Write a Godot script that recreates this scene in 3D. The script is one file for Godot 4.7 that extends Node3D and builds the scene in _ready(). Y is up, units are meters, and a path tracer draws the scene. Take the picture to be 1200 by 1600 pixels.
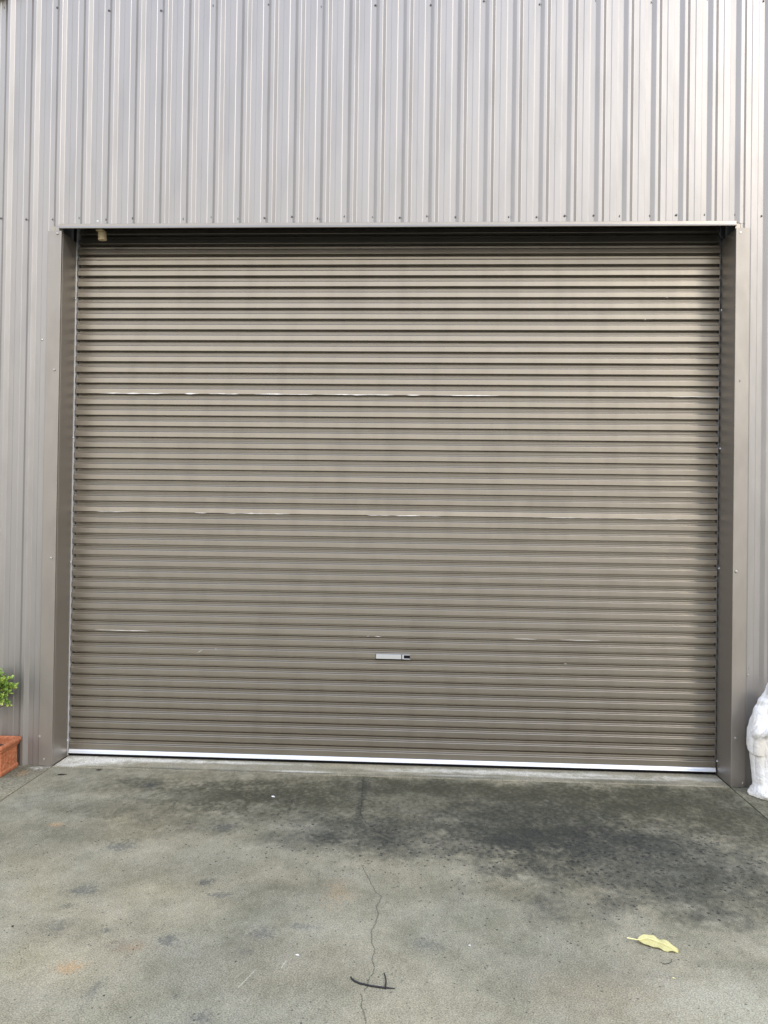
extends Node3D

# A steel shed wall with a roller door and a stained concrete apron, seen on a bright overcast day.
# x runs along the wall, y up, z out of the wall towards the viewer. Metres.

const HALF := 2.334            # half the width of the door opening
const HEAD := 3.784            # height of the opening
const DOOR_Z := -0.245         # outer face of the door curtain
const RIB := 0.1894            # spacing of the wall ribs
const RIB0 := -2.177           # crest of one rib
const PAN_Z := -0.024          # flat pans between the ribs
const SLAT := 0.07899          # height of one corrugation of the door
const SLAT0 := 0.1233

var rng := RandomNumberGenerator.new()
var warp := FastNoiseLite.new()
var taken := {}
var M := {}

# ------------------------------------------------------------------ naming

func numbered(called: String) -> String:
	if not taken.has(called):
		taken[called] = 0
		return called
	taken[called] += 1
	return "%s_%03d" % [called, taken[called]]

func tag(o: Node, label: String, category: String, group := "") -> void:
	o.set_meta("label", label)
	o.set_meta("category", category)
	if group != "":
		o.set_meta("group", group)

func thing(called: String, at: Vector3, label: String, category: String) -> Node3D:
	var o := Node3D.new()
	o.name = numbered(called)
	add_child(o, true)
	o.position = at
	tag(o, label, category)
	return o

func part(called: String, mesh: Mesh, mat: Material, parent: Node, at := Vector3.ZERO) -> MeshInstance3D:
	var o := MeshInstance3D.new()
	o.name = called if parent != self else numbered(called)
	o.mesh = mesh
	o.material_override = mat
	o.position = at
	parent.add_child(o, true)
	return o

func struct(called: String, mesh: Mesh, mat: Material) -> MeshInstance3D:
	var o := part(called, mesh, mat, self)
	o.set_meta("kind", "structure")
	return o

# ------------------------------------------------------------------ mesh helpers

func begin() -> SurfaceTool:
	var st := SurfaceTool.new()
	st.begin(Mesh.PRIMITIVE_TRIANGLES)
	return st

func tri(st: SurfaceTool, p: Array, n: Array, uv: Array) -> void:
	var order := [0, 1, 2]
	if (p[1] - p[0]).cross(p[2] - p[0]).dot(n[0] + n[1] + n[2]) > 0.0:
		order = [0, 2, 1]
	for i in order:
		st.set_normal(n[i])
		st.set_uv(uv[i])
		st.add_vertex(p[i])

func quad(st: SurfaceTool, p: Array, n: Array, uv: Array) -> void:
	tri(st, [p[0], p[1], p[2]], [n[0], n[1], n[2]], [uv[0], uv[1], uv[2]])
	tri(st, [p[0], p[2], p[3]], [n[0], n[2], n[3]], [uv[0], uv[2], uv[3]])

func flat_quad(st: SurfaceTool, a: Vector3, b: Vector3, c: Vector3, d: Vector3, n: Vector3) -> void:
	var uv := [Vector2(a.x + a.z, a.y), Vector2(b.x + b.z, b.y), Vector2(c.x + c.z, c.y), Vector2(d.x + d.z, d.y)]
	quad(st, [a, b, c, d], [n, n, n, n], uv)

func box(st: SurfaceTool, lo: Vector3, hi: Vector3) -> void:
	var v := func(i: int, j: int, k: int) -> Vector3: return Vector3(hi.x if i else lo.x, hi.y if j else lo.y, hi.z if k else lo.z)
	flat_quad(st, v.call(0,0,1), v.call(1,0,1), v.call(1,1,1), v.call(0,1,1), Vector3(0,0,1))
	flat_quad(st, v.call(0,0,0), v.call(1,0,0), v.call(1,1,0), v.call(0,1,0), Vector3(0,0,-1))
	flat_quad(st, v.call(1,0,0), v.call(1,0,1), v.call(1,1,1), v.call(1,1,0), Vector3(1,0,0))
	flat_quad(st, v.call(0,0,0), v.call(0,0,1), v.call(0,1,1), v.call(0,1,0), Vector3(-1,0,0))
	flat_quad(st, v.call(0,1,0), v.call(1,1,0), v.call(1,1,1), v.call(0,1,1), Vector3(0,1,0))
	flat_quad(st, v.call(0,0,0), v.call(1,0,0), v.call(1,0,1), v.call(0,0,1), Vector3(0,-1,0))

# A profile as [point, normal] pairs with rounded corners; the normal lies to the left of the way it runs.
func fillet(pts: Array, r: float, n := 3) -> Array:
	var out := []
	for i in pts.size():
		var p: Vector2 = pts[i]
		if i == 0 or i == pts.size() - 1:
			var d: Vector2 = (pts[1] - p).normalized() if i == 0 else (p - pts[i - 1]).normalized()
			out.append([p, Vector2(-d.y, d.x)])
			continue
		var a: Vector2 = (p - pts[i - 1]).normalized()
		var b: Vector2 = (pts[i + 1] - p).normalized()
		var reach := minf(r, minf(p.distance_to(pts[i - 1]), p.distance_to(pts[i + 1])) * 0.45)
		var s := p - a * reach
		var e := p + b * reach
		var na := Vector2(-a.y, a.x)
		var nb := Vector2(-b.y, b.x)
		for k in n + 1:
			var t := float(k) / n
			out.append([s.lerp(p, t).lerp(p.lerp(e, t), t), na.lerp(nb, t).normalized()])
	return out

# Draws a profile (u, n) along T. ends[0] and ends[1] give where each profile point starts and stops along T.
func extrude(st: SurfaceTool, prof: Array, O: Vector3, U: Vector3, N: Vector3, T: Vector3, from: float, to, segs := 1, wob = null) -> void:
	for i in prof.size() - 1:
		var a = prof[i]
		var b = prof[i + 1]
		var ta: float = to.call(a[0].x) if to is Callable else to
		var tb: float = to.call(b[0].x) if to is Callable else to
		for k in segs:
			var f0 := float(k) / segs
			var f1 := float(k + 1) / segs
			var p := []
			var uv := []
			for c in [[a, lerpf(from, ta, f0)], [a, lerpf(from, ta, f1)], [b, lerpf(from, tb, f1)], [b, lerpf(from, tb, f0)]]:
				var q: Vector2 = c[0][0]
				var lift := 0.0
				if wob != null:
					lift = wob.call(c[1], q.x)
				p.append(O + U * q.x + N * (q.y + lift) + T * c[1])
				uv.append(Vector2(c[1], q.x + O.dot(U)))
			var na: Vector3 = U * a[1].x + N * a[1].y
			var nb: Vector3 = U * b[1].x + N * b[1].y
			quad(st, p, [na, na, nb, nb], uv)

func tube(st: SurfaceTool, pts: Array, radii: Array, sides := 8) -> void:
	var rings := []
	for i in pts.size():
		var d: Vector3 = (pts[mini(i + 1, pts.size() - 1)] - pts[maxi(i - 1, 0)]).normalized()
		var x := d.cross(Vector3(0.31, 0.94, 0.12)).normalized()
		var y := d.cross(x)
		var ring := []
		for k in sides:
			var a := TAU * k / sides
			var n := x * cos(a) + y * sin(a)
			ring.append([pts[i] + n * radii[i], n])
		rings.append(ring)
	for i in pts.size() - 1:
		for k in sides:
			var l := (k + 1) % sides
			var c := [rings[i][k], rings[i + 1][k], rings[i + 1][l], rings[i][l]]
			quad(st, c.map(func(e): return e[0]), c.map(func(e): return e[1]), [Vector2(0, 0), Vector2(1, 0), Vector2(1, 1), Vector2(0, 1)])
	for e in [[0, -1.0], [pts.size() - 1, 1.0]]:
		var i: int = e[0]
		var j := 1 if i == 0 else i - 1
		var n: Vector3 = (pts[i] - pts[j]).normalized()
		for k in sides:
			tri(st, [pts[i] + n * radii[i] * 0.4, rings[i][k][0], rings[i][(k + 1) % sides][0]], [n, n, n], [Vector2.ZERO, Vector2.ZERO, Vector2.ZERO])

# A solid of revolution round the y axis with rounded corners.
func lathe(st: SurfaceTool, pts: Array, r: float, sides := 32) -> void:
	var prof := fillet(pts, r)
	for i in prof.size() - 1:
		for k in sides:
			var a0 := TAU * k / sides
			var a1 := TAU * (k + 1) / sides
			var p := []
			var n := []
			for c in [[i, a0], [i, a1], [i + 1, a1], [i + 1, a0]]:
				var q = prof[c[0]]
				p.append(Vector3(q[0].x * sin(c[1]), q[0].y, q[0].x * cos(c[1])))
				n.append(-Vector3(q[1].x * sin(c[1]), q[1].y, q[1].x * cos(c[1])))
			quad(st, p, n, [Vector2.ZERO, Vector2.RIGHT, Vector2.ONE, Vector2.DOWN])

func noise_tex(freq: float, seed_: int, normal: bool, strength := 4.0, size := 512, octaves := 4) -> NoiseTexture2D:
	var n := FastNoiseLite.new()
	n.seed = seed_
	n.frequency = freq
	n.noise_type = FastNoiseLite.TYPE_SIMPLEX_SMOOTH
	n.fractal_octaves = octaves
	var t := NoiseTexture2D.new()
	t.width = size
	t.height = size
	t.seamless = true
	t.noise = n
	t.as_normal_map = normal
	t.bump_strength = strength
	return t

func srgb(r: float, g: float, b: float) -> Color:
	return Color(r, g, b).linear_to_srgb()

func paint(albedo: Color, scale: Vector2, seed_: int, bump: float) -> StandardMaterial3D:
	var m := StandardMaterial3D.new()
	m.metallic = PAINT_METAL
	m.metallic_specular = PAINT_SPEC
	m.roughness = PAINT_ROUGH
	# faint dust and water marks in the paint
	var t := noise_tex(0.010, seed_ + 50, false, 1.0, 512, 6)
	var g := Gradient.new()
	g.colors = PackedColorArray([albedo.darkened(0.03), albedo, albedo.lerp(srgb(0.40, 0.37, 0.32), 0.06)])
	g.offsets = PackedFloat32Array([0.15, 0.5, 0.9])
	t.color_ramp = g
	m.albedo_texture = t
	m.normal_enabled = true
	m.normal_texture = noise_tex(0.010, seed_, true, bump, 512, 3)
	m.normal_scale = 1.0
	m.uv1_scale = Vector3(scale.x, scale.y, 1)
	return m

const SUN_DIR := Vector3(0.67, 0.80, 1.0)
const SUN_ENERGY := 0.52
const SKY_LEVEL := 2.15
const SKY_GLOW := 0.7
const EXPOSURE := 1.0

const PAINT_METAL := 0.84
const PAINT_SPEC := 1.0
const PAINT_ROUGH := 0.34

# ------------------------------------------------------------------ sky

# A bright overcast sky: brighter towards the zenith, brightest where the sun stands behind thin cloud.
func overcast(sun: Vector3) -> Image:
	var w := 512
	var h := 256
	var img := Image.create(w, h, false, Image.FORMAT_RGBF)
	var cl := FastNoiseLite.new()
	cl.seed = 11
	cl.frequency = 1.6
	cl.fractal_octaves = 4
	for j in h:
		var th := PI * (j + 0.5) / h
		for i in w:
			var ph := TAU * ((i + 0.5) / w - 0.5)
			var d := Vector3(sin(ph) * sin(th), cos(th), -cos(ph) * sin(th))
			var e := maxf(d.y, 0.0)
			var l := SKY_LEVEL * (0.57 + 0.43 * smoothstep(0.0, 0.28, e) - 0.38 * smoothstep(0.45, 0.95, e))
			var p := d * Vector3(1, 2.2, 1) / (0.35 + e)
			l *= 1.0 + 0.22 * cl.get_noise_3dv(p)
			var a := rad_to_deg(acos(clampf(d.dot(sun), -1.0, 1.0)))
			var glow := SKY_GLOW * exp(-pow(a / 26.0, 2.0)) + SKY_GLOW * 0.9 * exp(-pow(a / 60.0, 2.0))
			var c := Color(0.75, 0.91, 1.29).lerp(Color(1.04, 1.0, 0.93), smoothstep(0.60, 0.33, e)) * l + Color(1.0, 0.97, 0.91) * glow
			if d.y < 0.0:
				c = c.lerp(Color(0.22, 0.22, 0.2), clampf(-d.y * 8.0, 0.0, 1.0))
			img.set_pixel(i, j, c)
	return img

# ------------------------------------------------------------------ concrete

# Weathered concrete for the ground between x0..x1 and z0..z1. Stains are [kind, x, z, rx, rz, strength].
func concrete(w: int, h: int, x0: float, x1: float, z0: float, z1: float, base: Color, stains: Array, pits: Array, lines: Array, seed_: int) -> StandardMaterial3D:
	var tint := {"mould": Color(0.056, 0.054, 0.036), "oil": Color(0.040, 0.042, 0.036), "dark": Color(0.060, 0.066, 0.072),
		"brown": Color(0.15, 0.115, 0.09), "rust": Color(0.40, 0.27, 0.14), "pale": Color(0.40, 0.38, 0.29), "lime": Color(0.72, 0.70, 0.62)}
	var lw := maxi(w / 2 if w > 2000 else w / 4, 8)
	var lh := maxi(h / 2 if w > 2000 else h / 4, 8)
	var low := PackedFloat32Array()
	low.resize(lw * lh * 3)
	for j in lh:
		var z := lerpf(z0, z1, (j + 0.5) / lh)
		for i in lw:
			var x := lerpf(x0, x1, (i + 0.5) / lw)
			var a := warp.get_noise_3d(x * 1.1, z * 1.1, 3.0 + seed_)
			var b := warp.get_noise_3d(x * 4.0, z * 4.0, 9.0)
			var c := warp.get_noise_3d(x * 16.0, z * 13.0, 5.0)
			var v := 1.0 + 0.18 * a + 0.20 * b + 0.15 * c
			var o := (j * lw + i) * 3
			low[o] = base.r * v * (1.0 + 0.05 * a)
			low[o + 1] = base.g * v
			low[o + 2] = base.b * v * (1.0 - 0.07 * a + 0.05 * b)
	for s in stains:
		var t: Color = tint[s[0]]
		var i0 := maxi(0, int((s[1] - s[3] * 2.0 - x0) / (x1 - x0) * lw))
		var i1 := mini(lw, int((s[1] + s[3] * 2.0 - x0) / (x1 - x0) * lw) + 2)
		var j0 := maxi(0, int((s[2] - s[4] * 2.0 - z0) / (z1 - z0) * lh))
		var j1 := mini(lh, int((s[2] + s[4] * 2.0 - z0) / (z1 - z0) * lh) + 2)
		var small: bool = s[3] < 0.12
		for j in range(j0, j1):
			var z := lerpf(z0, z1, (j + 0.5) / lh)
			for i in range(i0, i1):
				var x := lerpf(x0, x1, (i + 0.5) / lw)
				var d := sqrt(pow((x - s[1]) / s[3], 2.0) + pow((z - s[2]) / s[4], 2.0))
				d += 0.55 * warp.get_noise_3d(x * 5.0, z * 5.0, 20.0 + s[1]) + 0.32 * warp.get_noise_3d(x * 22.0, z * 17.0, s[2])
				if small:
					d += 1.3 * warp.get_noise_3d(x * 48.0, z * 40.0, s[2] * 3.0) + 0.8 * warp.get_noise_3d(x * 130.0, z * 110.0, 2.0)
				var k: float = s[5] * smoothstep(1.35, 0.25, d) * (1.0 + 0.5 * warp.get_noise_3d(x * 30.0, z * 24.0, 1.0))
				if k <= 0.0:
					continue
				var o := (j * lw + i) * 3
				low[o] = lerpf(low[o], t.r, k)
				low[o + 1] = lerpf(low[o + 1], t.g, k)
				low[o + 2] = lerpf(low[o + 2], t.b, k)
	var li := Image.create_from_data(lw, lh, false, Image.FORMAT_RGBF, low.to_byte_array())
	li.resize(w, h, Image.INTERPOLATE_BILINEAR)
	var f := li.get_data().to_float32_array()
	var gn := FastNoiseLite.new()
	gn.seed = 40 + seed_
	gn.fractal_octaves = 2
	gn.frequency = 0.30
	var g1 := gn.get_image(w, h, false, false, false).get_data()
	gn.frequency = 0.09
	gn.seed += 1
	var g2 := gn.get_image(w, h, false, false, false).get_data()
	var curve := PackedByteArray()
	curve.resize(1025)
	for i in 1025:
		curve[i] = int(round(Color(i / 1024.0, 0, 0).linear_to_srgb().r * 255.0))
	var mul := PackedFloat32Array()
	mul.resize(256)
	var mul2 := PackedFloat32Array()
	mul2.resize(256)
	for i in 256:
		mul[i] = (0.32 + 1.36 * i / 255.0) * 1024.0
		mul2[i] = 0.88 + 0.24 * i / 255.0
	var bytes := PackedByteArray()
	bytes.resize(w * h * 3)
	var o := 0
	for i in w * h:
		var k := mul[g1[i]] * mul2[g2[i]]
		bytes[o] = curve[mini(int(f[o] * k), 1024)]
		bytes[o + 1] = curve[mini(int(f[o + 1] * k), 1024)]
		bytes[o + 2] = curve[mini(int(f[o + 2] * k), 1024)]
		o += 3
	var img := Image.create_from_data(w, h, false, Image.FORMAT_RGB8, bytes)
	var sx := w / (x1 - x0)
	var sz := h / (z1 - z0)
	# pits: [x, z, rx, rz, how dark]
	for q in pits:
		_dab(img, (q[0] - x0) * sx, (q[1] - z0) * sz, q[2] * sx, q[3] * sz, q[4])
	for l in lines:
		var pts: Array = l[0]
		for i in pts.size() - 1:
			var a: Vector2 = pts[i]
			var b: Vector2 = pts[i + 1]
			var steps := int(a.distance_to(b) / 0.0016) + 1
			for k in steps:
				var p := a.lerp(b, float(k) / steps)
				var wob := Vector2(warp.get_noise_2d(p.x * 60.0, p.y * 60.0), warp.get_noise_2d(p.y * 60.0 + 50.0, p.x * 60.0)) * 0.0035
				wob += Vector2(warp.get_noise_2d(p.x * 260.0, p.y * 260.0), 0) * 0.003
				p += wob
				var breadth: float = l[1] * (0.45 + 1.7 * maxf(0.0, warp.get_noise_2d(p.x * 45.0 + 7.0, p.y * 45.0)))
				_dab(img, (p.x - x0) * sx, (p.y - z0) * sz, breadth * sx, breadth * sz, l[2])
	var m := StandardMaterial3D.new()
	m.albedo_texture = ImageTexture.create_from_image(img)
	m.roughness = 0.88
	m.metallic_specular = 0.3
	return m

func _dab(img: Image, cx: float, cy: float, rx: float, ry: float, dark: float) -> void:
	rx = maxf(rx, 0.55)
	ry = maxf(ry, 0.55)
	for y in range(maxi(0, int(cy - ry - 1)), mini(img.get_height(), int(cy + ry + 2))):
		for x in range(maxi(0, int(cx - rx - 1)), mini(img.get_width(), int(cx + rx + 2))):
			var d := Vector2((x + 0.5 - cx) / (rx + 0.4), (y + 0.5 - cy) / (ry + 0.4)).length()
			if d < 1.0:
				var c := img.get_pixel(x, y)
				var k := smoothstep(1.0, 0.35, d)
				img.set_pixel(x, y, c.lerp(Color(0.18, 0.18, 0.17) if dark > 0.0 else Color(0.86, 0.86, 0.80), k * absf(dark)))

func slab(called: String, x0: float, x1: float, z0: float, z1: float, top: float, mat: Material) -> void:
	var st := begin()
	var b := 0.0012 if called == "concrete_sill" else 0.003
	var uv := func(x: float, z: float) -> Vector2: return Vector2((x - x0) / (x1 - x0), (z - z0) / (z1 - z0))
	var ring := func(e: float, y: float) -> Array: return [Vector3(x0 + e, y, z0 + e), Vector3(x1 - e, y, z0 + e), Vector3(x1 - e, y, z1 - e), Vector3(x0 + e, y, z1 - e)]
	var rings := [[ring.call(b, top), Vector3.UP], [ring.call(0.0, top - b), null], [ring.call(0.0, top - 0.1), null]]
	var outs := [Vector3(0, 0, -1), Vector3(1, 0, 0), Vector3(0, 0, 1), Vector3(-1, 0, 0)]
	var t: Array = rings[0][0]
	quad(st, t, [Vector3.UP, Vector3.UP, Vector3.UP, Vector3.UP], t.map(func(p): return uv.call(p.x, p.z)))
	for r in 2:
		for k in 4:
			var c := [rings[r][0][k], rings[r][0][(k + 1) % 4], rings[r + 1][0][(k + 1) % 4], rings[r + 1][0][k]]
			var n: Vector3 = outs[k] if r == 1 else (outs[k] + Vector3.UP).normalized()
			quad(st, c, [n, n, n, n], c.map(func(p): return uv.call(p.x, p.z)))
	struct(called, st.commit(), mat)

# ------------------------------------------------------------------ the shed

func rake(x: float) -> float:
	return 7.07 - 0.577 * absf(x)

# One steel cladding sheet from rib k0 to rib k1.
func sheet_profile(k0: int, k1: int, left_full: bool) -> Array:
	var pts := []
	for k in range(k0, k1 + 1):
		var c := RIB0 + RIB * k
		var lift := 0.0012 if k == k1 else (0.0024 if left_full and k == k0 else 0.0)
		var side := 0.001 if lift > 0.0 else 0.0
		if k > k0 or left_full:
			pts.append(Vector2(c - 0.0350 - side, PAN_Z + lift))
			pts.append(Vector2(c - 0.0105 - side, -0.002 + lift))
		else:
			pts.append(Vector2(c - 0.002, -0.002))
		if k < k1:
			pts.append(Vector2(c + 0.0105, -0.002 + lift))
			pts.append(Vector2(c + 0.0350, PAN_Z + lift))
			pts.append(Vector2(c + 0.030 + 0.0405, PAN_Z))
			pts.append(Vector2(c + 0.030 + 0.0440, PAN_Z + 0.0021))
			pts.append(Vector2(c + RIB - 0.030 - 0.0440, PAN_Z + 0.0021))
			pts.append(Vector2(c + RIB - 0.030 - 0.0405, PAN_Z))
		else:
			pts.append(Vector2(c + 0.0125, -0.002 + lift))
			pts.append(Vector2(c + 0.0335, PAN_Z + lift + 0.001))
	return fillet(pts, 0.0032)

func wall_sheet(k0: int, k1: int, y0: float, left_full: bool, shed: Node3D) -> MeshInstance3D:
	var st := begin()
	extrude(st, sheet_profile(k0, k1, left_full), Vector3.ZERO, Vector3.RIGHT, Vector3.BACK, Vector3.UP, y0, func(x): return rake(x) + 0.06)
	return part("wall_sheet", st.commit(), M.wall, shed)

func screw_mesh() -> ArrayMesh:
	var st := begin()
	lathe(st, [Vector2(0.0, 0.0), Vector2(0.0085, 0.0), Vector2(0.0085, 0.002), Vector2(0.0065, 0.0028)], 0.0006, 12)
	lathe(st, [Vector2(0.0055, 0.0026), Vector2(0.0055, 0.0075), Vector2(0.0, 0.0085)], 0.0004, 6)
	return st.commit()

func add_screw(x: float, y: float, z: float, parent: Node3D, mat: Material = null) -> void:
	var s := part("screw", M.screw_mesh, mat if mat else M.screw, parent, Vector3(x, y, z))
	s.rotation = Vector3(PI / 2, 0, rng.randf() * TAU)

func build_shed() -> void:
	var shed := thing("steel_shed", Vector3.ZERO, "taupe ribbed steel shed with a wide roller door in its gable wall", "shed")
	var first := wall_sheet(-17, -13, 0.0, false, shed)
	for k in [-13, -9, -5]:
		wall_sheet(k, k + 4, 0.0, false, shed)
	for k in [-1, 3, 7, 11, 15, 19]:
		wall_sheet(k, k + (5 if k == 19 else 4), HEAD + 0.022, k == -1, shed)
	for k in [24, 28, 32, 36]:
		wall_sheet(k, k + 4, 0.0, false, shed)
	# screws: a row above the door head, one near the top of the photograph, some at mid height
	for k in range(-4, 29):
		var x := RIB0 + RIB * k - 0.044
		var s: Node3D = shed.find_child(_sheet_of(k, shed), false, false)
		add_screw(x + rng.randf_range(-0.005, 0.005), 3.868 + rng.randf_range(-0.007, 0.007), PAN_Z, s)
		if posmod(k, 2) == 1 or k == 3:
			add_screw(x + rng.randf_range(-0.006, 0.006), 5.365 - 0.001 * k + rng.randf_range(-0.02, 0.02), PAN_Z, s)
	for p in [[-2.472, 3.005], [-2.66, 1.62], [2.462, 0.80], [2.452, 0.75], [2.545, 0.87]]:
		add_screw(p[0], p[1], PAN_Z, shed.find_child(_sheet_of(-2 if p[0] < 0 else 25, shed), false, false), M.screw_pale)
	# rake trim and roof
	var st := begin()
	for s in [-1.0, 1.0]:
		var a := Vector3(5.6 * s, rake(5.6), 0)
		var b := Vector3(0.0, rake(0.0), 0)
		for e in [[Vector3(0, 0, -0.02), Vector3(0, 0, 0.03)]]:
			var up := Vector3(0, 0.16, 0)
			flat_quad(st, a + e[1], b + e[1], b + e[1] + up, a + e[1] + up, Vector3.BACK)
			flat_quad(st, a + e[0], b + e[0], b + e[1], a + e[1], Vector3.DOWN)
	part("rake_flashing", st.commit(), M.trim, shed)
	st = begin()
	for s in [-1.0, 1.0]:
		var a := Vector3(5.7 * s, rake(5.7) + 0.165, 0)
		var b := Vector3(0.0, rake(0.0) + 0.165, 0)
		var n := Vector3(0.577 * s, 1, 0).normalized()
		for h in [0.0, 0.03]:
			var w := Vector3(0, h, 0)
			flat_quad(st, a + w + Vector3(0, 0, 0.05), b + w + Vector3(0, 0, 0.05), b + w + Vector3(0, 0, -9), a + w + Vector3(0, 0, -9), n if h > 0.0 else -n)
	part("roof", st.commit(), M.trim, shed)
	st = begin()
	for s in [-1.0, 1.0]:
		box(st, Vector3(5.40 * s - 0.03, 0, -8.9), Vector3(5.40 * s + 0.03, rake(5.4) + 0.1, -0.04))
	box(st, Vector3(-5.36, 0, -8.9), Vector3(5.36, 7.0, -8.84))
	part("rear_wall", st.commit(), M.dim, shed)
	# head flashing: a folded strip over the opening
	st = begin()
	var head := fillet([Vector2(-0.004, -0.030), Vector2(-0.001, 0.011), Vector2(0.019, 0.012), Vector2(0.030, 0.0165), Vector2(0.0345, 0.0145), Vector2(0.0345, 0.010), Vector2(0.028, 0.006)], 0.0025)
	extrude(st, head, Vector3(0, HEAD + 0.0345, 0), Vector3.DOWN, Vector3.BACK, Vector3.RIGHT, -HALF - 0.012, HALF - 0.002, 12, func(t, _u): return 0.0016 * warp.get_noise_1d(t * 3.0))
	var hf := part("head_flashing", st.commit(), M.trim, shed)
	for x in [-HALF - 0.012, HALF - 0.002]:
		st = begin()
		flat_quad(st, Vector3(x, HEAD, -0.04), Vector3(x, HEAD, 0.015), Vector3(x, HEAD + 0.035, 0.010), Vector3(x, HEAD + 0.035, -0.03), Vector3(signf(x), 0, 0))
		part("end_cap", st.commit(), M.trim, hf)
	for s in [-1.0, 1.0]:
		st = begin()
		box(st, Vector3(s * 2.372 - 0.040, HEAD - 0.016, -0.027), Vector3(s * 2.372 + 0.010, HEAD + 0.0215, -0.0042))
		part("closure_strip", st.commit(), M.trim, shed)
	# jamb flashings: a flange over the wall and a reveal back to the door
	for s in [-1, 1]:
		var pts := [Vector2(-2.4325, -0.021), Vector2(-2.4325, 0.0015), Vector2(-HALF, 0.0015), Vector2(-HALF, -0.262)]
		if s > 0:
			pts = [Vector2(HALF, -0.262), Vector2(HALF, 0.0015), Vector2(2.4278, 0.0015), Vector2(2.4278, -0.021)]
		st = begin()
		var prof := fillet(pts, 0.004)
		extrude(st, prof, Vector3.ZERO, Vector3.RIGHT, Vector3.BACK, Vector3.UP, 0.004 if s < 0 else 0.003, HEAD - (0.012 if s < 0 else 0.010), 30, func(t, u): return (0.0022 * warp.get_noise_2d(t * 2.2, s * 9.0)) if absf(u) > HALF + 0.02 else 0.0)
		var j := part("jamb_flashing", st.commit(), M.jamb, shed)
		var spots := [[-2.367, 2.788], [-2.365, 1.461], [-2.363, 3.752], [-2.39, 0.05], [-2.425, 0.21]] if s < 0 else [[2.365, 2.737], [2.356, 1.449], [2.364, 3.745], [2.408, 0.030], [2.36, 0.33]]
		for p in spots:
			add_screw(p[0], p[1], 0.0025, j, M.screw_pale)
		for y in [3.36, 2.335, 1.42, 0.115] if s < 0 else [3.28, 2.30, 1.455, 0.10]:
			var r := part("rivet", M.rivet_mesh, M.zinc, j, Vector3(s * (HALF - 0.001), y, -0.236))
			r.rotation.z = PI / 2 * s
		st = begin()
		box(st, Vector3(minf(s * HALF, s * (HALF - 0.005)), 0.004, -0.30), Vector3(maxf(s * HALF, s * (HALF - 0.005)), 4.05, -0.2385 if s < 0 else -0.268))
		part("door_track", st.commit(), M.zinc if s < 0 else M.zinc_dull, shed)
		st = begin()
		box(st, Vector3(s * (HALF - 0.02) - 0.07, 0.0, -0.335), Vector3(s * (HALF - 0.02) + 0.07, 4.05, -0.302))
		box(st, Vector3(s * 2.47 - 0.10, 0.0, -0.24), Vector3(s * 2.47 + 0.10, 3.765, -0.05))
		part("frame_post", st.commit(), M.dim, shed)
		st = begin()
		box(st, Vector3(s * 2.40 - 0.052, 3.766, -0.22), Vector3(s * 2.40 + 0.052, 4.05, -0.19))
		part("door_bracket", st.commit(), M.zinc_dull, shed)
	st = begin()
	box(st, Vector3(-0.006, -0.004, 0.0), Vector3(0.006, 0.004, 0.003))
	part("paint_fleck", st.commit(), M.white, first.get_parent(), Vector3(-2.085, 3.85, PAN_Z))
	build_door(shed)

func _sheet_of(k: int, _shed: Node3D) -> String:
	var i := 0
	if k <= -1:
		i = (k + 17 - 1) / 4
	elif k <= 24:
		i = 4 + mini((k + 1 - 1) / 4, 5)
	else:
		i = 10 + (k - 24 - 1) / 4
	return "wall_sheet" if i == 0 else "wall_sheet%d" % (i + 1)

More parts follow.
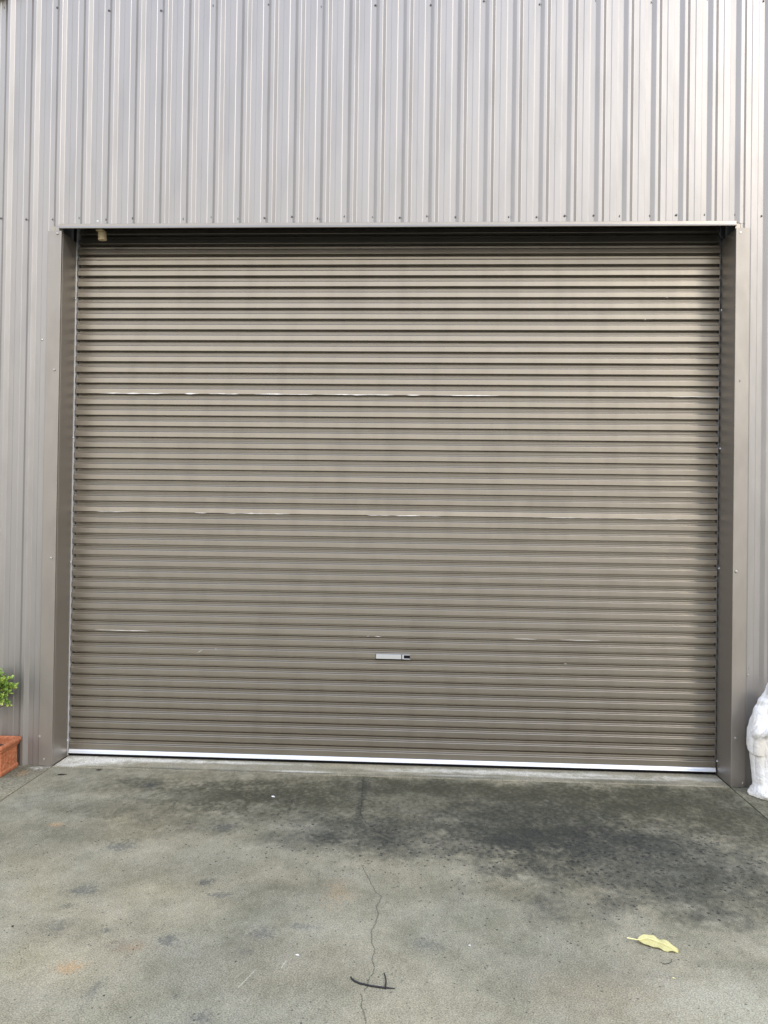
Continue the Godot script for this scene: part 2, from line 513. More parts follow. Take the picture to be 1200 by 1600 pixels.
func build_door(shed: Node3D) -> void:
	var door := Node3D.new()
	door.name = "roller_door"
	door.set_meta("label", "wide closed taupe roller door of horizontal corrugations")
	shed.add_child(door, true)
	var bend := Vector3.ZERO
	for k in range(-1, 49):
		var seam := k == 10 or k == 21 or k == 32 or k == 43
		var tilt := rng.randf_range(-0.0003, 0.0004)
		var proud := rng.randf_range(-0.0004, 0.0004)
		if seam:
			tilt = {10: 0.0006, 21: 0.0025, 32: 0.0010, 43: 0.0}[k]
			proud = 0.001
		var pts := [Vector2(-0.001, -0.045), Vector2(0.0068, -0.045), Vector2(0.0074, -0.0128), Vector2(0.0255, -0.0150), Vector2(0.0330, proud), Vector2(0.0685, proud + tilt + 0.0004), Vector2(0.0695, -0.045), Vector2(SLAT, -0.045)]
		if k == -1:
			pts = [Vector2(-0.001, -0.045), Vector2(0.0068, -0.045), Vector2(0.0074, -0.0128), Vector2(0.0255, -0.0150), Vector2(0.0330, 0.0), Vector2(0.0730, 0.0), Vector2(0.0740, -0.006)]
		var top := SLAT0 + 0.0022 + SLAT * (k + 1)
		var st := begin()
		var ph := k * 3.7
		extrude(st, fillet(pts, 0.0028), Vector3(0, top, DOOR_Z), Vector3.DOWN, Vector3.BACK, Vector3.RIGHT, -2.3235, 2.3235, 20, func(t, _u): return 0.0015 * warp.get_noise_2d(t * 1.1, ph))
		var slat := part("slat", st.commit(), M.door, door)
		if k >= 45:   # the curtain starts to bend back onto its roll
			var lean := deg_to_rad([4.0, 9.0, 16.0, 25.0][k - 45])
			slat.transform = Transform3D(Basis(Vector3.RIGHT, -lean), bend) * Transform3D(Basis(), Vector3(0, -(top - SLAT), -DOOR_Z))
			bend += Vector3(0, cos(lean), -sin(lean)) * SLAT
		else:
			bend = Vector3(0, top, DOOR_Z)
		if seam and k < 43:
			_scuffs(door, top - 0.0685, k)
	for e in [[-1.385, 0.775, 0.05, 0.55], [-1.25, 0.80, 0.016, 1.2], [1.26, 0.757, 0.022, 0.1], [-0.10, 0.925, 0.06, -0.05], [-0.15, 0.922, 0.02, 0.2], [1.8, 3.21, 0.012, 0.8], [1.95, 3.37, 0.010, 0.3]]:
		var sm := begin()
		var dir: Vector3 = Vector3(cos(e[3]), sin(e[3]), 0) * e[2]
		var up: Vector3 = Vector3(-sin(e[3]), cos(e[3]), 0) * 0.0016
		var at: Vector3 = Vector3(e[0], e[1], DOOR_Z + 0.0022)
		flat_quad(sm, at, at + dir * 0.5 - up, at + dir, at + dir * 0.5 + up, Vector3.BACK)
		part("scratch", sm.commit(), M.bare, door)
	# the aluminium bottom rail and its rubber seal
	var st := begin()
	extrude(st, fillet([Vector2(0.0, -0.012), Vector2(0.0, 0.003), Vector2(0.010, 0.0065), Vector2(0.022, 0.016), Vector2(0.027, 0.016), Vector2(0.027, -0.015)], 0.003), Vector3(0, 0.0515, DOOR_Z), Vector3.DOWN, Vector3.BACK, Vector3.RIGHT, -2.324, 2.324, 8)
	part("bottom_rail", st.commit(), M.alloy, door)
	st = begin()
	extrude(st, fillet([Vector2(0.0, -0.002), Vector2(0.006, 0.0), Vector2(0.014, 0.001), Vector2(0.0235, -0.003), Vector2(0.0245, -0.02)], 0.004), Vector3(0, 0.0255, DOOR_Z), Vector3.DOWN, Vector3.BACK, Vector3.RIGHT, -2.324, 2.324, 8)
	part("rubber_seal", st.commit(), M.rubber, door)
	# the lock handle: a chromed plate with a dark finger slot
	var handle := Node3D.new()
	handle.name = "lock_handle"
	handle.set_meta("label", "small chrome lock plate with dark slot")
	var hc := Vector3(0.0425, 0.7795, DOOR_Z)
	st = begin()
	var hp := fillet([Vector2(-0.0190, -0.002), Vector2(-0.0175, 0.0035), Vector2(0.0165, 0.0085), Vector2(0.0185, 0.002), Vector2(0.0185, -0.002)], 0.0025)
	extrude(st, hp, Vector3.ZERO, Vector3.DOWN, Vector3.BACK, Vector3.RIGHT, -0.1225, 0.060, 1)
	extrude(st, hp, Vector3.ZERO, Vector3.DOWN, Vector3.BACK, Vector3.RIGHT, 0.066, 0.078, 1)
	var rim := fillet([Vector2(-0.0190, -0.002), Vector2(-0.0175, 0.0035), Vector2(-0.0125, 0.0045), Vector2(-0.0115, -0.002)], 0.0012)
	var rim2 := fillet([Vector2(0.0085, -0.002), Vector2(0.0095, 0.0075), Vector2(0.0165, 0.0085), Vector2(0.0185, -0.002)], 0.0012)
	extrude(st, rim, Vector3.ZERO, Vector3.DOWN, Vector3.BACK, Vector3.RIGHT, 0.078, 0.1225, 1)
	extrude(st, rim2, Vector3.ZERO, Vector3.DOWN, Vector3.BACK, Vector3.RIGHT, 0.078, 0.1225, 1)
	handle.position = hc
	door.add_child(handle, true)
	var plate := MeshInstance3D.new()
	plate.name = "handle_plate"
	plate.mesh = st.commit()
	plate.material_override = M.chrome
	handle.add_child(plate, true)
	st = begin()
	box(st, Vector3(-0.126, -0.0195, -0.006), Vector3(-0.1225, 0.0195, 0.002))
	part("edge_gasket", st.commit(), M.rubber, handle)
	st = begin()
	box(st, Vector3(0.060, -0.0165, -0.006), Vector3(0.066, 0.0165, 0.0015))
	part("plate_gap", st.commit(), M.rubber, handle)
	st = begin()
	box(st, Vector3(0.078, -0.0090, -0.008), Vector3(0.1222, 0.0120, 0.0022))
	var slot := MeshInstance3D.new()
	slot.name = "finger_slot"
	slot.mesh = st.commit()
	slot.material_override = M.rubber
	handle.add_child(slot, true)

# Ragged worn edge, bare and pale, along the lap between two lengths of the curtain.
func _scuffs(door: Node3D, y: float, k: int) -> void:
	var r := RandomNumberGenerator.new()
	r.seed = 900 + k
	var x := -2.15
	while x < 2.15:
		var dense := smoothstep(2.6, -1.6, x) * (0.75 if k == 21 else (0.35 if k == 10 else 1.0))
		var l := r.randf_range(0.10, 0.62)
		if r.randf() < 0.62 + 0.36 * dense:
			var st := begin()
			var n := int(l / 0.011) + 2
			var prev_a := Vector3.ZERO
			var prev_b := Vector3.ZERO
			for i in n + 1:
				var f := float(i) / n
				var xx := x + l * f
				var wide := pow(sin(PI * f), 0.6) * (0.0022 + 0.0075 * dense * maxf(0.06, 0.35 + 1.1 * warp.get_noise_2d(xx * 9.0, k)))
				var yy := y + 0.0020 + 0.0024 * warp.get_noise_2d(xx * 6.0, k + 40.0)
				var zz := DOOR_Z + 0.0036 + 0.0015 * warp.get_noise_2d(xx * 1.1, k * 3.7)
				var a := Vector3(xx, yy - wide * 0.5, zz + 0.0001)
				var b := Vector3(xx, yy + wide * 0.5, zz - 0.0002)
				if i > 0:
					flat_quad(st, prev_a, a, b, prev_b, Vector3(0, 0.1, 1).normalized())
				prev_a = a
				prev_b = b
			part("scuff_mark", st.commit(), M.bare, door)
		x += l + r.randf_range(0.01, 0.16)

# ------------------------------------------------------------------ signed distances meshed as surface nets

func surface_net(lo: Vector3, hi: Vector3, h: float, f: Callable, colour: Callable) -> ArrayMesh:
	var nx := int(ceil((hi.x - lo.x) / h)) + 1
	var ny := int(ceil((hi.y - lo.y) / h)) + 1
	var nz := int(ceil((hi.z - lo.z) / h)) + 1
	var g := PackedFloat32Array()
	g.resize(nx * ny * nz)
	var bs := 4
	for bz in range(0, nz, bs):
		for by in range(0, ny, bs):
			for bx in range(0, nx, bs):
				var c := lo + Vector3(bx + 1.5, by + 1.5, bz + 1.5) * h
				var dc: float = f.call(c)
				var skip := absf(dc) > h * 6.0
				for z in range(bz, mini(bz + bs, nz)):
					for y in range(by, mini(by + bs, ny)):
						for x in range(bx, mini(bx + bs, nx)):
							g[(z * ny + y) * nx + x] = dc if skip else f.call(lo + Vector3(x, y, z) * h)
	var index := {}
	var verts := PackedVector3Array()
	var norms := PackedVector3Array()
	var cols := PackedColorArray()
	var sx := 1
	var sy := nx
	var sz := nx * ny
	var corner := [0, sx, sy, sx + sy, sz, sz + sx, sz + sy, sz + sx + sy]
	var edges := [[0,1],[2,3],[4,5],[6,7],[0,2],[1,3],[4,6],[5,7],[0,4],[1,5],[2,6],[3,7]]
	for z in nz - 1:
		for y in ny - 1:
			for x in nx - 1:
				var at := (z * ny + y) * nx + x
				var inside := 0
				for c in 8:
					if g[at + corner[c]] < 0.0:
						inside += 1
				if inside == 0 or inside == 8:
					continue
				var sum := Vector3.ZERO
				var n := 0
				for e in edges:
					var a := g[at + corner[e[0]]]
					var b := g[at + corner[e[1]]]
					if (a < 0.0) != (b < 0.0):
						var t := a / (a - b)
						var pa := Vector3(e[0] & 1, (e[0] >> 1) & 1, e[0] >> 2)
						var pb := Vector3(e[1] & 1, (e[1] >> 1) & 1, e[1] >> 2)
						sum += pa.lerp(pb, t)
						n += 1
				var p := lo + (Vector3(x, y, z) + sum / n) * h
				index[at] = verts.size()
				verts.append(p)
				var q := h * 0.5
				var d0: float = f.call(p)
				norms.append(Vector3(f.call(p + Vector3(q, 0, 0)) - d0, f.call(p + Vector3(0, q, 0)) - d0, f.call(p + Vector3(0, 0, q)) - d0).normalized())
				cols.append(colour.call(p))
	var idx := PackedInt32Array()
	for z in range(1, nz - 1):
		for y in range(1, ny - 1):
			for x in range(1, nx - 1):
				var at := (z * ny + y) * nx + x
				var inn := g[at] < 0.0
				for axis in 3:
					var step: int = [sx, sy, sz][axis]
					if inn == (g[at + step] < 0.0):
						continue
					var u: int = [sy, sz, sx][axis]
					var v: int = [sz, sx, sy][axis]
					var q := [at - u - v, at - v, at, at - u]
					if not (index.has(q[0]) and index.has(q[1]) and index.has(q[2]) and index.has(q[3])):
						continue
					var o := [index[q[0]], index[q[1]], index[q[2]], index[q[3]]]
					if inn:
						o.reverse()
					for t in [[0, 1, 2], [0, 2, 3]]:
						for i in t:
							idx.append(o[i])
	var arrays := []
	arrays.resize(Mesh.ARRAY_MAX)
	arrays[Mesh.ARRAY_VERTEX] = verts
	arrays[Mesh.ARRAY_NORMAL] = norms
	arrays[Mesh.ARRAY_COLOR] = cols
	arrays[Mesh.ARRAY_INDEX] = idx
	var m := ArrayMesh.new()
	m.add_surface_from_arrays(Mesh.PRIMITIVE_TRIANGLES, arrays)
	return m

func smin(a: float, b: float, k: float) -> float:
	var t := clampf(0.5 + 0.5 * (b - a) / k, 0.0, 1.0)
	return lerpf(b, a, t) - k * t * (1.0 - t)

func capsule(p: Vector3, a: Vector3, b: Vector3, ra: float, rb: float) -> float:
	var ab := b - a
	var t := clampf((p - a).dot(ab) / ab.length_squared(), 0.0, 1.0)
	return p.distance_to(a + ab * t) - lerpf(ra, rb, t)

func blob(p: Vector3, c: Vector3, r: Vector3) -> float:
	var q := (p - c) / r
	var l := q.length()
	return (l - 1.0) * minf(r.x, minf(r.y, r.z)) if l > 0.0001 else -r.y

var cloak_shape := Curve.new()

func statue_field(p: Vector3) -> float:
	var t := clampf(p.y / 0.78, 0.0, 1.0)
	var w := cloak_shape.sample_baked(t)
	var deep := lerpf(0.66, 0.80, smoothstep(0.62, 0.8, t))
	var q := Vector2(p.x, (p.z + 0.008) / deep)
	var th := atan2(p.x, p.z)
	var front := smoothstep(1.15, 0.75, absf(th))
	# folds: narrow creases hanging down the mantle, swags sweeping across the front of the skirt
	var side_phase := th * 8.5 + 0.7 + 0.9 * sin(p.y * 7.0 + 1.0) + p.y * 3.0
	var fold := -0.0075 * pow(1.0 - absf(sin(side_phase)), 2.2) * smoothstep(0.70, 0.52, p.y) * (0.35 + 0.65 * smoothstep(0.12, 0.26, p.y))
	var swag := p.y * 30.0 - 380.0 * p.x * p.x - 9.0 * absf(p.x) + 1.4 * warp.get_noise_2d(p.x * 9.0, p.y * 7.0)
	fold -= 0.0075 * pow(1.0 - absf(sin(swag)), 2.0) * front * smoothstep(0.44, 0.32, p.y) * smoothstep(0.06, 0.14, p.y)
	fold -= 0.0060 * pow(1.0 - absf(sin(p.x * 46.0 + 1.5 * sin(p.y * 11.0))), 2.0) * front * smoothstep(0.30, 0.42, p.y)
	var inset := 0.020 * front * smoothstep(0.62, 0.55, p.y) * smoothstep(0.05, 0.12, p.y)
	# the mantle's hem overhangs the skirt at the sides
	var hem := 0.014 * smoothstep(0.285, 0.30, p.y + 0.02 * sin(th * 4.0)) * (1.0 - front) * smoothstep(0.60, 0.4, p.y)
	var d := (q.length() - (w + fold - inset + hem - 0.008)) * 0.62
	# sleeves, forearms and joined hands
	var ax := Vector3(absf(p.x), p.y, p.z)
	var sleeve := capsule(ax, Vector3(0.112, 0.56, 0.005), Vector3(0.130, 0.425, 0.050), 0.036, 0.036)
	sleeve = smin(sleeve, capsule(ax, Vector3(0.128, 0.425, 0.058), Vector3(0.048, 0.458, 0.122), 0.036, 0.024), 0.03)
	sleeve += 0.006 * pow(1.0 - absf(sin(ax.x * 62.0 + p.y * 34.0)), 2.5)
	d = smin(d, sleeve, 0.022)
	d = maxf(d, -(capsule(ax, Vector3(0.125, 0.372, 0.128), Vector3(0.075, 0.392, 0.150), 0.016, 0.014)))
	var hands := capsule(ax, Vector3(0.040, 0.462, 0.128), Vector3(0.010, 0.500, 0.140), 0.016, 0.014)
	hands = smin(hands, capsule(ax, Vector3(0.008, 0.500, 0.140), Vector3(0.004, 0.555, 0.142), 0.0130, 0.0075), 0.008)
	d = smin(d, hands, 0.006)
	# veil, face and neck
	var veil := blob(p, Vector3(0, 0.683, 0.004), Vector3(0.076, 0.088, 0.078))
	veil = smin(veil, blob(p, Vector3(0, 0.60, -0.010), Vector3(0.118, 0.085, 0.080)), 0.035)
	veil += 0.0022 * sin(th * 9.0 + p.y * 30.0)
	veil = maxf(veil, -blob(p, Vector3(0, 0.672, 0.078), Vector3(0.045, 0.066, 0.062)))
	d = smin(d, veil, 0.014)
	var face := blob(p, Vector3(0, 0.676, 0.026), Vector3(0.040, 0.056, 0.046))
	face = smin(face, capsule(p, Vector3(0, 0.64, 0.018), Vector3(0, 0.58, 0.02), 0.026, 0.032), 0.012)
	face = smin(face, capsule(p, Vector3(0, 0.690, 0.069), Vector3(0, 0.668, 0.0775), 0.0045, 0.0065), 0.006)
	face = maxf(face, -blob(ax, Vector3(0.0165, 0.688, 0.074), Vector3(0.0105, 0.0060, 0.009)))
	face = smin(face, blob(ax, Vector3(0.0165, 0.687, 0.0655), Vector3(0.0085, 0.0052, 0.006)), 0.002)
	face = smin(face, blob(p, Vector3(0, 0.648, 0.067), Vector3(0.013, 0.0045, 0.006)), 0.004)
	d = smin(d, face, 0.004)
	# plinth: a rough rounded block
	var plinth := blob(p, Vector3(0, 0.020, -0.005), Vector3(0.166, 0.066, 0.122)) + 0.006 * warp.get_noise_3dv(p * 14.0) + 0.003 * sin(th * 5.0 + p.y * 60.0)
	d = smin(d, plinth, 0.022)
	d += 0.0014 * warp.get_noise_3dv(p * 60.0)
	return maxf(d, 0.001 - p.y)

func build_statue() -> void:
	cloak_shape.max_value = 1.0
	for p in [[0.0, 0.158], [0.09, 0.158], [0.167, 0.164], [0.23, 0.170], [0.33, 0.178], [0.42, 0.182], [0.54, 0.180], [0.60, 0.172], [0.70, 0.155], [0.79, 0.126], [0.835, 0.095], [0.875, 0.060], [0.94, 0.02], [1.0, 0.005]]:
		cloak_shape.add_point(Vector2(p[0], p[1]))
	cloak_shape.bake_resolution = 200
	cloak_shape.bake()
	var colour := func(p: Vector3) -> Color:
		var k := smoothstep(0.05, 0.5, warp.get_noise_3dv(p * Vector3(22, 9, 22)))
		k = maxf(k * 0.6, smoothstep(0.10, 0.0, absf(p.x + 0.112)) * smoothstep(0.16, 0.30, p.y) * smoothstep(0.40, 0.36, p.y) * 0.7)
		k = maxf(k, smoothstep(0.03, 0.0, p.y) * 0.6)
		return Color(0.75, 0.75, 0.735).lerp(Color(0.50, 0.42, 0.28), k * 0.6)
	var mesh := surface_net(Vector3(-0.22, -0.012, -0.16), Vector3(0.22, 0.80, 0.20), 0.0052, statue_field, colour)
	var o := thing("garden_statue", Vector3(2.568, 0.0, 0.165), "white plaster statue of a veiled robed woman beside the right door jamb", "statue")
	o.rotation.y = deg_to_rad(-8.0)
	part("robed_figure", mesh, M.plaster, o)

# ------------------------------------------------------------------ pot and plant

func square_ring(st: SurfaceTool, prof: Array, cut: float) -> void:
	# prof: [half width, y] pairs running up the outside; corners are chamfered by cut
	var ring := func(h: float) -> Array:
		var c := cut
		return [Vector2(h, h - c), Vector2(h - c, h), Vector2(-h + c, h), Vector2(-h, h - c), Vector2(-h, -h + c), Vector2(-h + c, -h), Vector2(h - c, -h), Vector2(h, -h + c)]
	for i in prof.size() - 1:
		var a: Array = ring.call(prof[i][0].x)
		var b: Array = ring.call(prof[i + 1][0].x)
		for k in 8:
			var l := (k + 1) % 8
			var mid: Vector2 = (a[k] + a[l]) * 0.5
			var out := Vector2(a[l].y - a[k].y, a[k].x - a[l].x).normalized()
			if out.dot(mid) < 0.0:
				out = -out
			var p := [Vector3(a[k].x, prof[i][0].y, a[k].y), Vector3(a[l].x, prof[i][0].y, a[l].y), Vector3(b[l].x, prof[i + 1][0].y, b[l].y), Vector3(b[k].x, prof[i + 1][0].y, b[k].y)]
			var n := []
			for e in [i, i, i + 1, i + 1]:
				var q: Vector2 = -prof[e][1]
				n.append(Vector3(out.x * q.x, q.y, out.y * q.x).normalized())
			quad(st, p, n, p.map(func(v): return Vector2((v.x + v.z) * 1.0, v.y)))

func build_planter() -> void:
	var o := thing("terracotta_planter", Vector3(-2.688, 0.0, 0.142), "square orange terracotta pot with scroll relief left of the door", "plant pot")
	o.rotation.y = deg_to_rad(1.0)
	var st := begin()
	square_ring(st, fillet([Vector2(0.0, 0.002), Vector2(0.128, 0.002), Vector2(0.131, 0.024), Vector2(0.122, 0.034), Vector2(0.1215, 0.152), Vector2(0.128, 0.162)], 0.004), 0.016)
	part("body", st.commit(), M.terracotta, o)
	st = begin()
	square_ring(st, fillet([Vector2(0.122, 0.160), Vector2(0.131, 0.163), Vector2(0.133, 0.176), Vector2(0.141, 0.183), Vector2(0.143, 0.200), Vector2(0.138, 0.209), Vector2(0.122, 0.210), Vector2(0.117, 0.204), Vector2(0.112, 0.05)], 0.005), 0.016)
	part("rim", st.commit(), M.terracotta, o)
	st = begin()
	flat_quad(st, Vector3(-0.114, 0.155, -0.114), Vector3(0.114, 0.155, -0.114), Vector3(0.114, 0.155, 0.114), Vector3(-0.114, 0.155, 0.114), Vector3.UP)
	part("soil", st.commit(), M.soil, o)
	# scrolls in low relief on each side
	for side in 4:
		st = begin()
		for m in [-1.0, 1.0]:
			var pts := []
			var rad := []
			for i in 26:
				var f := i / 25.0
				var a := f * TAU * 1.25
				var r := 0.026 * (1.0 - 0.72 * f)
				pts.append(Vector3(m * (0.046 + cos(a + 2.2) * r), 0.098 + sin(a + 2.2) * r * 1.1, 0.1205))
				rad.append(0.0052 - 0.002 * f)
			tube(st, pts, rad, 6)
			var stem := []
			var sr := []
			for i in 9:
				var f := i / 8.0
				stem.append(Vector3(m * (0.004 + 0.085 * f), 0.058 + 0.022 * sin(f * 4.0), 0.1205))
				sr.append(0.0045)
			tube(st, stem, sr, 6)
			for i in 4:
				var c := Vector3(m * (0.018 + 0.020 * i), 0.126 - 0.004 * i, 0.1208)
				tube(st, [c, c + Vector3(m * 0.006, 0.008, 0.001), c + Vector3(m * 0.011, 0.012, 0)], [0.002, 0.0055, 0.0015], 6)
		var r := part("relief_scroll", st.commit(), M.terracotta, o)
		r.rotation.y = side * PI / 2

func build_shrub() -> void:
	var o := thing("jade_shrub", Vector3(-2.712, 0.156, 0.142), "small bright green shrub with rounded leaves growing in the terracotta pot", "shrub")
	var st := begin()
	tube(st, [Vector3(0, -0.02, 0), Vector3(0.006, 0.08, 0.004), Vector3(-0.004, 0.17, 0.0), Vector3(0.004, 0.36, 0.002)], [0.016, 0.013, 0.011, 0.008])
	var tips := []
	var r := RandomNumberGenerator.new()
	r.seed = 77
	for i in 90:
		var d := Vector3(r.randf_range(-1, 1), r.randf_range(-0.75, 1), r.randf_range(-1, 1)).normalized()
		var e := Vector3(0, 0.400, 0) + d * r.randf_range(0.085, 0.165) * Vector3(1.0, 0.95, 1.0)
		tips.append([e, d])
		var s := Vector3(0, 0.20 + 0.14 * r.randf(), 0)
		tube(st, [s, s.lerp(e, 0.5) + Vector3(0, 0.012, 0), e], [0.005, 0.0035, 0.002], 5)
	part("stem", st.commit(), M.bark, o)
	st = begin()
	for tp in tips:
		for i in 26:
			var f := r.randf()
			var at: Vector3 = tp[0] - tp[1] * 0.055 * f + Vector3(r.randf_range(-1, 1), r.randf_range(-1, 1), r.randf_range(-1, 1)) * 0.012
			var d: Vector3 = (tp[1] * 0.8 + Vector3(r.randf_range(-1, 1), r.randf_range(-0.5, 1.3), r.randf_range(-1, 1)) * 0.8).normalized()
			var side := d.cross(Vector3(r.randf_range(-1, 1), r.randf_range(-1, 1), r.randf_range(-1, 1))).normalized()
			var up := side.cross(d).normalized()
			if up.y < 0.0:
				up = -up
			var l := r.randf_range(0.015, 0.026)
			var w := l * r.randf_range(0.36, 0.46)
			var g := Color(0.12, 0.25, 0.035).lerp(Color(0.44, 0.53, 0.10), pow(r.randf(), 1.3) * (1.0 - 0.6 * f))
			var outline := [Vector3.ZERO, side * w * 0.8 + d * l * 0.40, side * w * 0.75 + d * l * 0.78, d * l + up * l * 0.05, -side * w * 0.75 + d * l * 0.78, -side * w * 0.8 + d * l * 0.40]
			var mid := d * l * 0.58
			for face in [1.0, -1.0]:
				var c: Vector3 = at + mid + up * face * 0.0022
				for k in 6:
					st.set_color(g)
					var n: Vector3 = up * face
					var pa: Vector3 = at + outline[k]
					var pb: Vector3 = at + outline[(k + 1) % 6]
					var na := (n + (pa - at - mid).normalized() * 0.7).normalized()
					var nb := (n + (pb - at - mid).normalized() * 0.7).normalized()
					tri(st, [c, pa, pb], [n, na, nb], [Vector2.ZERO, Vector2.ZERO, Vector2.ZERO])
	part("crown", st.commit(), M.leafage, o).set_meta("kind", "stuff")

# ------------------------------------------------------------------ small things on the ground and by the door

func build_leaf() -> void:
	var a := Vector3(1.124, 0.0, 1.985)
	var b := Vector3(1.318, 0.0, 2.050)
	var o := thing("fallen_leaf", a, "single curled yellow leaf lying on the concrete at the lower right", "leaf")
	var dx := (b - a).normalized()
	var dz := Vector3(-dx.z, 0, dx.x)
	var l := a.distance_to(b)
	var spine := func(s: float) -> Vector3: return dx * l * s + Vector3(0, 0.003 + 0.014 * (1.0 - s) * (1.0 - s), 0) + dz * 0.010 * sin(s * 5.4 + 2.4)
	var st := begin()
	var nu := 30
	var nv := 10
	var grid := []
	for i in nu + 1:
		var f := float(i) / nu
		var s := 0.20 + 0.80 * f
		var half := 0.029 * pow(sin(PI * pow(clampf(f, 0.0, 1.0), 0.80)), 0.62) * (1.0 - 0.10 * exp(-pow((f - 0.50) / 0.08, 2.0)))
		var row := []
		for j in nv + 1:
			var t := 2.0 * j / nv - 1.0
			var edge := 1.0 + 0.03 * sin(f * 19.0 + 0.6) * absf(t)
			var env := pow(sin(PI * clampf(f * 0.96 + 0.02, 0.0, 1.0)), 0.5)
			var lift := (1.0 - t) * 0.5 * 0.024 * env * (1.0 - 0.38 * exp(-pow((f - 0.50) / 0.10, 2.0)))
			lift += 0.0018 * sin(f * 22.0 + t * 1.5) * t * t + 0.004 * smoothstep(0.5, 1.0, t) * (0.5 + 0.5 * sin(f * 17.0))
			lift -= 0.004 * (1.0 - absf(t))
			row.append(spine.call(s) + dz * half * t * edge * 0.92 + Vector3(0, maxf(lift, -0.002), 0))
		grid.append(row)
	var nrm := func(i: int, j: int) -> Vector3:
		var u: Vector3 = grid[mini(i + 1, nu)][j] - grid[maxi(i - 1, 0)][j]
		var v: Vector3 = grid[i][mini(j + 1, nv)] - grid[i][maxi(j - 1, 0)]
		var n := v.cross(u)
		if n.length() < 1e-9:
			return Vector3.UP
		n = n.normalized()
		return n if n.y > 0 else -n
	for h in [0.0, -0.0007]:
		for i in nu:
			for j in nv:
				var p := []
				var n := []
				for c in [[i, j], [i + 1, j], [i + 1, j + 1], [i, j + 1]]:
					p.append(grid[c[0]][c[1]] + Vector3(0, h, 0))
					n.append(nrm.call(c[0], c[1]) * (1.0 if h == 0.0 else -1.0))
				quad(st, p, n, [Vector2(i, j), Vector2(i + 1, j), Vector2(i + 1, j + 1), Vector2(i, j + 1)])
	part("blade", st.commit(), M.leaf, o)
	st = begin()
	var sp := []
	var sr := []
	for i in 16:
		var s := i / 15.0
		sp.append(spine.call(s) + Vector3(0, 0.0012 + 0.016 * smoothstep(0.2, 0.4, s) * smoothstep(1.0, 0.7, s), 0))
		sr.append(lerpf(0.0026, 0.0007, s))
	tube(st, sp, sr, 7)
	part("stalk", st.commit(), M.leaf_rib, o)

func build_litter() -> void:
	var at := Vector3(0.067, 0.0, 2.37)
	var o := thing("dark_twig", at, "thin black curved twig with one upright side shoot lying across the crack", "twig")
	var st := begin()
	var pts := []
	for p in [[-0.015, 2.329], [-0.008, 2.343], [0.004, 2.356], [0.023, 2.367], [0.067, 2.380], [0.116, 2.388], [0.157, 2.389]]:
		pts.append(Vector3(p[0], 0.0042, p[1]) - at)
	tube(st, pts, [0.0026, 0.0034, 0.0036, 0.0036, 0.0036, 0.0034, 0.0016], 8)
	part("stem", st.commit(), M.black, o)
	st = begin()
	tube(st, [Vector3(0.121, 0.004, 2.392) - at, Vector3(0.122, 0.006, 2.350) - at, Vector3(0.119, 0.005, 2.325) - at, Vector3(0.112, 0.0045, 2.295) - at], [0.0032, 0.0026, 0.0024, 0.0019], 8)
	part("side_shoot", st.commit(), M.black, o)
	st = begin()
	pts = []
	for p in [[1.217, 2.136], [1.228, 2.148], [1.248, 2.142], [1.263, 2.128], [1.269, 2.109]]:
		pts.append(Vector3(p[0] - 1.24, 0.002, p[1] - 2.13))
	tube(st, pts, [0.0008, 0.0010, 0.0011, 0.0010, 0.0006], 6)
	var hair := part("thin_tendril", st.commit(), M.black, self, Vector3(1.24, 0, 2.13))
	tag(hair, "hair thin dark tendril on the concrete just below the yellow leaf", "tendril")
	# scraps of dead leaf
	for e in [["black_scrap", Vector3(-2.175, 0, 0.167), 0.030, 0.35, "dark crumpled leaf scrap beside the left joint near the door"], ["black_scrap", Vector3(-1.49, 0, 2.067), 0.0095, 2.0, "tiny black crumb alone on bare concrete at the far left"], ["black_scrap", Vector3(-1.975, 0, 0.05), 0.020, 0.1, "thin dark scrap against the pale door sill at left"]]:
		st = begin()
		var r := RandomNumberGenerator.new()
		r.seed = int(e[2] * 10000)
		var ring := []
		for k in 9:
			var a := TAU * k / 9.0
			var q: float = e[2] * r.randf_range(0.6, 1.25)
			ring.append(Vector3(cos(a) * q, 0.002 + r.randf() * e[2] * 0.22, sin(a) * q * 0.55).rotated(Vector3.UP, e[3]))
		var top := Vector3(0, 0.004 + e[2] * 0.16, 0)
		for k in 9:
			var n: Vector3 = (ring[(k + 1) % 9] - top).cross(ring[k] - top).normalized()
			tri(st, [top, ring[k], ring[(k + 1) % 9]], [n, n, n], [Vector2.ZERO, Vector2.ZERO, Vector2.ZERO])
			tri(st, [Vector3(0, 0.001, 0), ring[k], ring[(k + 1) % 9]], [-n, -n, -n], [Vector2.ZERO, Vector2.ZERO, Vector2.ZERO])
		tag(part(e[0], st.commit(), M.scrap, self, e[1]), e[4], "leaf scrap")
	# pale chips
	for e in [[Vector3(-0.68, 0, 0.447), 0.011, "small bluish white chip on the dark stain left of centre"], [Vector3(0.457, 0, 2.071), 0.0048, "tiny white fleck on concrete right of the crack"], [Vector3(-0.243, 0, 2.193), 0.0075, "small cream sliver on concrete left of the crack"], [Vector3(1.235, 0, 2.243), 0.0055, "tiny tan flake inside the pale round water mark"]]:
		st = begin()
		var r := RandomNumberGenerator.new()
		r.seed = int(e[1] * 100000)
		for i in (4 if e[1] > 0.01 else 1):
			var c: Vector3 = Vector3(r.randf_range(-1, 1), 0, r.randf_range(-1, 1)) * e[1] * (0.0 if i == 0 else 1.1)
			var q: float = e[1] * (1.0 if i == 0 else 0.5)
			tube(st, [c + Vector3(-q, 0.002, -q * 0.3), c + Vector3(0, 0.003, 0), c + Vector3(q, 0.002, q * 0.4)], [q * 0.2, q * 0.42, q * 0.15], 6)
		tag(part("pale_chip", st.commit(), M.white if e[1] != 0.0055 else M.leaf_rib, self, e[0]), e[2], "chip")

